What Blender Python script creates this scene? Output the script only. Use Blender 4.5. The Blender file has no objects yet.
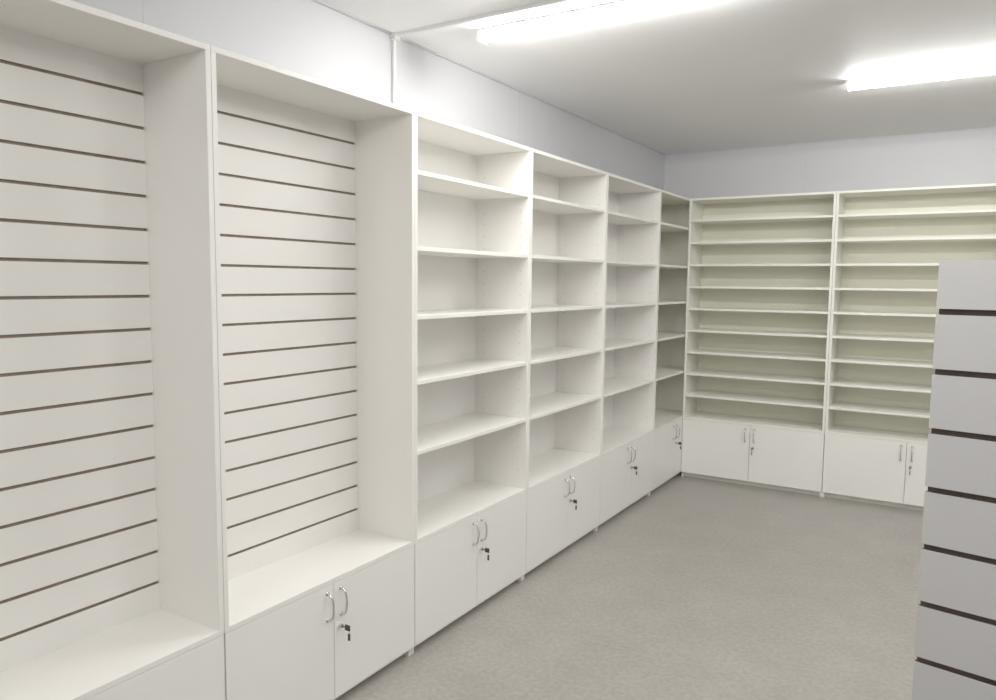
import bpy, math, numpy as np
from mathutils import Matrix, Vector
# ---------------- measured place ----------------
A=1.982; Y0=2.5354; YB=6.235; H=2.369; HC=0.529; D=0.342
XW=2.335; YW=6.60; C=2.81; W=1.0; W2=1.13
T=0.018
# ---------------- materials ----------------
def mat(name,col,rough=0.5,noise=0.0,scale=8,spec=0.5,metal=0,bump=0,col2=None,ncontrast=(0.35,0.65)):
    m=bpy.data.materials.new(name);m.use_nodes=True
    nt=m.node_tree;b=nt.nodes["Principled BSDF"]
    b.inputs["Roughness"].default_value=rough;b.inputs["Metallic"].default_value=metal
    b.inputs["Specular IOR Level"].default_value=spec
    tc=nt.nodes.new("ShaderNodeTexCoord");n=nt.nodes.new("ShaderNodeTexNoise")
    n.inputs["Scale"].default_value=scale;n.inputs["Detail"].default_value=5
    nt.links.new(tc.outputs["Object"],n.inputs["Vector"])
    r=nt.nodes.new("ShaderNodeValToRGB")
    c2=col2 or tuple(c*(1-noise) for c in col)
    r.color_ramp.elements[0].position=ncontrast[0];r.color_ramp.elements[1].position=ncontrast[1]
    r.color_ramp.elements[0].color=(*c2,1);r.color_ramp.elements[1].color=(*col,1)
    nt.links.new(n.outputs["Fac"],r.inputs["Fac"]);nt.links.new(r.outputs["Color"],b.inputs["Base Color"])
    if bump:
        bp=nt.nodes.new("ShaderNodeBump");bp.inputs["Strength"].default_value=bump;bp.inputs["Distance"].default_value=0.002
        nt.links.new(n.outputs["Fac"],bp.inputs["Height"]);nt.links.new(bp.outputs["Normal"],b.inputs["Normal"])
    return m
M_white=mat("white_melamine",(0.925,0.91,0.868),0.38,0.015,3)
M_door=mat("white_door_melamine",(0.92,0.908,0.873),0.3,0.015,3)
M_ivory=mat("ivory_melamine",(0.90,0.895,0.82),0.42,0.015,3)
M_green=mat("ivory_green_back",(0.86,0.855,0.715),0.45,0.02,3)
M_brown=mat("mdf_groove",(0.36,0.28,0.21),0.8,0.2,40)
M_brown2=mat("mdf_groove_dark",(0.13,0.095,0.075),0.8,0.2,40)
M_gond=mat("grey_white_slat",(0.585,0.578,0.572),0.4,0.02,3)
M_chrome=mat("chrome",(0.75,0.75,0.75),0.2,0.05,20,metal=1)
M_key=mat("dark_key",(0.05,0.045,0.04),0.4,0.2,30)
M_peg=mat("peg_hole",(0.5,0.48,0.43),0.8,0.2,30)
M_wall=mat("wall_panel",(0.62,0.622,0.64),0.5,0.02,1.5)
M_ceil=mat("ceiling_panel",(0.86,0.86,0.855),0.55,0.02,1.2,spec=.3)
M_seam=mat("panel_seam",(0.60,0.60,0.62),0.5,0.05,10)
M_pvc=mat("pvc_white",(0.78,0.78,0.77),0.4,0.02,10)
# floor: mottled grey-beige linoleum
M_floor=mat("linoleum",(0.39,0.37,0.332),0.36,0,45,spec=0.5,col2=(0.325,0.308,0.276),ncontrast=(0.36,0.64))
nt=M_floor.node_tree;b=nt.nodes["Principled BSDF"];src=b.inputs["Base Color"].links[0].from_socket
n2=nt.nodes.new("ShaderNodeTexNoise");n2.inputs["Scale"].default_value=3.5;n2.inputs["Detail"].default_value=8;n2.inputs["Roughness"].default_value=.7
tc=[n for n in nt.nodes if n.type=='TEX_COORD'][0];nt.links.new(tc.outputs["Object"],n2.inputs["Vector"])
mr=nt.nodes.new("ShaderNodeMapRange");mr.inputs[1].default_value=.3;mr.inputs[2].default_value=.7;mr.inputs[3].default_value=.9;mr.inputs[4].default_value=1.07
nt.links.new(n2.outputs["Fac"],mr.inputs[0])
vm=nt.nodes.new("ShaderNodeVectorMath");vm.operation='SCALE'
nt.links.new(src,vm.inputs[0]);nt.links.new(mr.outputs[0],vm.inputs["Scale"]);nt.links.new(vm.outputs[0],b.inputs["Base Color"])
def emis(name,col,s):
    m=bpy.data.materials.new(name);m.use_nodes=True;nt=m.node_tree;nt.nodes.clear()
    e=nt.nodes.new("ShaderNodeEmission");o=nt.nodes.new("ShaderNodeOutputMaterial")
    e.inputs[0].default_value=(*col,1);e.inputs[1].default_value=s;nt.links.new(e.outputs[0],o.inputs[0]);return m
M_led=emis("led_diffuser",(1,0.985,0.96),76)
# ---------------- mesh helpers ----------------
class MB:
    def __init__(s):s.v=[];s.f=[];s.m=[];s.mats=[]
    def mi(s,m):
        if m not in s.mats:s.mats.append(m)
        return s.mats.index(m)
    def box(s,x0,x1,y0,y1,z0,z1,m):
        b=len(s.v);s.v+=[(x0,y0,z0),(x1,y0,z0),(x1,y1,z0),(x0,y1,z0),(x0,y0,z1),(x1,y0,z1),(x1,y1,z1),(x0,y1,z1)]
        s.f+=[tuple(b+i for i in q) for q in ((0,3,2,1),(4,5,6,7),(0,1,5,4),(1,2,6,5),(2,3,7,6),(3,0,4,7))]
        s.m+=[s.mi(m)]*6
    def tube(s,pts,r,m,seg=10):
        rings=[];P=[Vector(p) for p in pts]
        up=Vector((1,0,0))
        for i,p in enumerate(P):
            t=(P[min(i+1,len(P)-1)]-P[max(i-1,0)]).normalized()
            a=up.cross(t)
            if a.length<1e-3:a=Vector((0,0,1)).cross(t)
            a.normalize();c=t.cross(a).normalized()
            b0=len(s.v);rings.append(b0)
            for k in range(seg):
                th=2*math.pi*k/seg;s.v.append(tuple(p+(a*math.cos(th)+c*math.sin(th))*r))
        for i in range(len(P)-1):
            for k in range(seg):
                s.f.append((rings[i]+k,rings[i]+(k+1)%seg,rings[i+1]+(k+1)%seg,rings[i+1]+k));s.m.append(s.mi(m))
        s.f.append(tuple(rings[0]+k for k in range(seg))[::-1]);s.m.append(s.mi(m))
        s.f.append(tuple(rings[-1]+k for k in range(seg)));s.m.append(s.mi(m))
    def obj(s,name,parent=None,bevel=0,smooth=False):
        me=bpy.data.meshes.new(name);me.from_pydata(s.v,[],s.f)
        for m in s.mats:me.materials.append(m)
        for p,i in zip(me.polygons,s.m):p.material_index=i;p.use_smooth=smooth
        me.update();o=bpy.data.objects.new(name,me);bpy.context.collection.objects.link(o)
        if parent:o.parent=parent
        if bevel:
            b=o.modifiers.new("bevel",'BEVEL');b.width=bevel;b.segments=2;b.limit_method='ANGLE'
        return o
def empty(name,loc,rz):
    e=bpy.data.objects.new(name,None);bpy.context.collection.objects.link(e)
    e.location=loc;e.rotation_euler=(0,0,rz);e.empty_display_size=.1;return e
def handle(mb,x,zt,zb):
    pts=[]
    n=12
    zm=(zt+zb)/2;hh=(zt-zb)/2
    pts.append((x,0.002,zt))
    for i in range(n+1):
        th=math.pi*i/n
        pts.append((x,-0.004-0.028*math.sin(th)**.7,zm+hh*math.cos(th)))
    pts.append((x,0.002,zb))
    mb.tube(pts,0.0048,M_chrome)
    for z in(zt,zb):mb.tube([(x,0.001,z),(x,-0.004,z)],0.008,M_chrome,12)
def cabinet_base(e,w,mw):
    mb=MB()
    # lower carcass
    for x0 in (0.001,w-T-0.001):mb.box(x0,x0+T,0.020,D,0,HC-T,mw)
    mb.box(T+.001,w-T-.001,D-.006,D,0.06,HC-T,mw)
    mb.box(T+.001,w-T-.001,0.021,D-.006,0.06,0.078,mw)
    mb.box(T+.001,w-T-.001,0.05,0.066,0,0.06,mw)
    mb.box(0.001,w-.001,0,D,HC-T,HC,mw)
    mb.obj("cabinet_carcass",e,0.0012)
    sp=w/2
    for n,(a,b) in enumerate(((0.003,sp-.0015),(sp+.0015,w-.003))):
        d=MB();d.box(a,b,0,0.018,0.045,HC-T-.0015,M_door);d.obj("door_leaf_%d"%(n+1),e,0.001)
    h=MB();handle(h,sp-.036,HC-.05,HC-.155);handle(h,sp+.036,HC-.05,HC-.155);h.obj("handles",e,0,True)
    k=MB();zl=HC-.2
    k.tube([(sp+.03,0.001,zl),(sp+.03,-.012,zl)],0.0095,M_chrome,14)
    k.tube([(sp+.03,-.012,zl),(sp+.03,-.03,zl)],0.003,M_key,8)
    k.box(sp+.028,sp+.032,-.052,-.028,zl-.011,zl+.011,M_key)
    k.tube([(sp+.03,-.046,zl-.008),(sp+.03,-.05,zl-.018),(sp+.034,-.046,zl-.03),(sp+.03,-.042,zl-.018)],0.0013,M_chrome,6)
    k.box(sp+.029,sp+.035,-.050,-.042,zl-.05,zl-.024,M_key)
    k.obj("lock_with_key",e,0)
def frame_upper(mb,w,mw):
    for x0 in (0.001,w-T-0.001):mb.box(x0,x0+T,0,D,HC,H-T,mw)
    mb.box(0.001,w-.001,0,D,H-T,H,mw)
def slat_unit(loc,rz,w=W):
    e=empty("slatwall_display_cabinet",loc,rz)
    cabinet_base(e,w,M_white)
    mb=MB();frame_upper(mb,w,M_white);mb.obj("upper_frame",e,0.0012)
    s=MB();x0=T+.0015;x1=w-T-.0015;yf=D-.03
    s.box(x0,x1,yf+.008,D,HC,H-T,M_brown)
    zs=[0.624+.1088*k for k in range(16)];g=.0054
    ed=[HC]+[q for z in zs for q in(z-g,z+g)]+[H-T]
    for i in range(0,len(ed),2):
        s.box(x0,x1,yf+.0015,yf+.008,ed[i],ed[i+1],M_brown)
        s.box(x0,x1,yf,yf+.0015,ed[i]-.0004 if i else ed[i],ed[i+1]+.0004,M_white)
    s.obj("slat_panel",e)
def book_unit(loc,rz,w,levels,mw,mb_back):
    e=empty("open_shelf_cabinet",loc,rz)
    cabinet_base(e,w,mw)
    mb=MB();frame_upper(mb,w,mw);mb.obj("upper_frame",e,0.0012)
    b=MB();b.box(T+.001,w-T-.001,D-.006,D,HC,H-T,mb_back);b.obj("back_panel",e)
    s=MB()
    for z in levels:s.box(T+.0015,w-T-.0015,0.004,D-.006,z-T/2,z+T/2,mw)
    s.obj("shelves",e,0.0012)
    p=MB()
    for yy in(.05,D-.06):
        z=HC+.1
        while z<H-.1:
            if min(abs(z-l) for l in levels)>.02:
                for xx,sg in((T+.001,1),(w-T-.001,-1)):
                    p.tube([(xx,yy,z),(xx+sg*.0006,yy,z)],.0028,M_peg,6)
            z+=.064
    p.obj("peg_holes",e)
R90=math.pi/2
LV=[2.12,1.80,1.505,1.222,.912]
for k in(-2,-1):slat_unit((-A,Y0+k*W,0),R90)
for k in range(3):book_unit((-A,Y0+k*W,0),R90,W,LV,M_white,M_white)
book_unit((-A,Y0+3*W,0),R90,W,LV,M_ivory,M_green)
n=9;LB=[HC+(H-HC)*(i+1)/(n+1) for i in range(n)]
for k in range(3):book_unit((-A+.001+k*W2,YB,0),0,W2,LB,M_ivory,M_green)
# ---------------- gondola ----------------
g=empty("slatwall_gondola",(-.0387,1.567,0),-.189)
GH=1.709;off=.0917;GL=.95;TH=.11
s=MB()
zs=[GH-off-.1088*k for k in range(13)];gp=.0062
zs=[z for z in zs if z>.3]
ed=[GH]+[q for z in zs for q in(z+gp,z-gp)]+[.2]
for face in(0,1):
    def bx(x0,x1,a,b_,z0,z1,m):
        if face==0:s.box(x0,x1,a,b_,z0,z1,m)
        else:s.box(x0,x1,TH-b_,TH-a,z0,z1,m)
    bx(0.002,GL-.002,.012,.02,.2,GH-.001,M_brown2)
    for i in range(0,len(ed),2):
        bx(0,GL,.0015,.012,ed[i+1],ed[i],M_brown2)
        bx(0,GL,0,.0015,ed[i+1]-.0008,ed[i]+(.0008 if i else 0),M_gond)
s.obj("slat_panels",g)
f=MB();f.box(0.01,.045,.0205,TH-.0205,.2,GH-.002,M_gond);f.box(GL-.045,GL-.01,.0205,TH-.0205,.2,GH-.002,M_gond)
f.box(.045,GL-.045,.0205,TH-.0205,GH-.03,GH-.002,M_gond)
f.box(.0,GL,-.16,TH+.16,.0,.14,M_gond);f.box(-.005,GL+.005,-.165,TH+.165,.14,.16,M_gond)
f.box(.0,GL,.0,TH,.16,.2,M_gond);f.obj("frame_and_base",g,.0015)
# ---------------- room ----------------
def rb(name,*a,m):
    q=MB();q.box(*a,m);return q.obj(name)
XR=2.4;YF=-2.6
rb("floor",-XW-.1,XR+.1,YF-.1,YW+.1,-.1,0,m=M_floor)
rb("ceiling",-XW-.1,XR+.1,YF-.1,YW+.1,C,C+.1,m=M_ceil)
rb("wall_left",-XW-.1,-XW,YF-.1,YW+.1,0,C,m=M_wall)
rb("wall_right",XR,XR+.1,YF-.1,YW+.1,0,C,m=M_wall)
rb("wall_back",-XW,XR,YW,YW+.1,0,C,m=M_wall)
rb("wall_front",-XW,XR,YF-.1,YF,0,C,m=M_wall)
i=1
for y in(1.55,4.0,5.2):
    rb("trim_%d"%i,-XW,-XW+.001,y,y+.004,H+.01,C,m=M_seam);i+=1
for x in(-1.15,.12,1.3):
    rb("trim_%d"%i,x,x+.005,YW-.001,YW,H+.01,C,m=M_seam);i+=1
rb("trim_%d"%i,-XW,-XW+.012,YF,YW,C-.008,C,m=M_seam);i+=1
rb("trim_%d"%i,-XW,XR,YW-.012,YW,C-.008,C,m=M_seam);i+=1
# conduit
c=MB();c.box(-XW,-XW+.014,2.81,2.83,H+.012,C-.02,M_pvc);c.box(-XW+.03,-1.2,2.81,2.83,C-.016,C,M_pvc)
c.box(-XW,-XW+.03,2.80,2.84,C-.03,C,M_pvc);c.obj("cable_conduit",None,.002)
# lights
def lamp(x,y,L=1.25):
    e=empty("linear_ceiling_light",(x,y,C),0)
    b=MB();b.box(-L/2,L/2,-.037,.037,-.011,0,M_pvc)
    for sx in(-1,1):
        xa,xb=sorted((sx*L/2,sx*(L/2-.012)));b.box(xa,xb,-.037,.037,-.054,-.0115,M_pvc)
    b.obj("fixture_body",e,.002)
    d=MB();n=14;x0=-L/2+.013;x1=L/2-.013
    prof=[(-.034*math.cos(math.pi*k/n),-.0115-.039*math.sin(math.pi*k/n)**.75) for k in range(n+1)]
    for X in(x0,x1):
        for p in prof:d.v.append((X,p[0],p[1]))
    q=len(prof);mi=d.mi(M_led)
    for k in range(q-1):d.f.append((k,q+k,q+k+1,k+1));d.m.append(mi)
    d.obj("diffuser",e,0,False)
lamp(-1.33,2.99);lamp(.0,4.74);lamp(1.3,2.99);lamp(0.0,1.2);lamp(-1.0,-.9)  # third lamp is added off-frame to soften shading; last two are unseen
w=bpy.data.worlds.new("World");bpy.context.scene.world=w;w.use_nodes=True
w.node_tree.nodes["Background"].inputs[0].default_value=(.8,.85,1,1);w.node_tree.nodes["Background"].inputs[1].default_value=.1
# ---------------- camera ----------------
yaw,pit,rol,f_,h=.5526,.0911,.0101,749.7,1.6634
F=Vector((-math.sin(yaw)*math.cos(pit),math.cos(yaw)*math.cos(pit),-math.sin(pit)))
R=Vector((math.cos(yaw),math.sin(yaw),0));U=R.cross(F)
R2=R*math.cos(rol)+U*math.sin(rol);U2=-R*math.sin(rol)+U*math.cos(rol)
cd=bpy.data.cameras.new("camera");co=bpy.data.objects.new("camera",cd);bpy.context.collection.objects.link(co)
co.matrix_world=Matrix(((R2.x,U2.x,-F.x,0),(R2.y,U2.y,-F.y,0),(R2.z,U2.z,-F.z,h),(0,0,0,1)))
cd.sensor_width=36;cd.lens=f_/996*36;cd.clip_start=.02
bpy.context.scene.camera=co
vs=bpy.context.scene.view_settings
vs.view_transform='Standard';vs.look='None';vs.exposure=-.08;vs.gamma=1.14
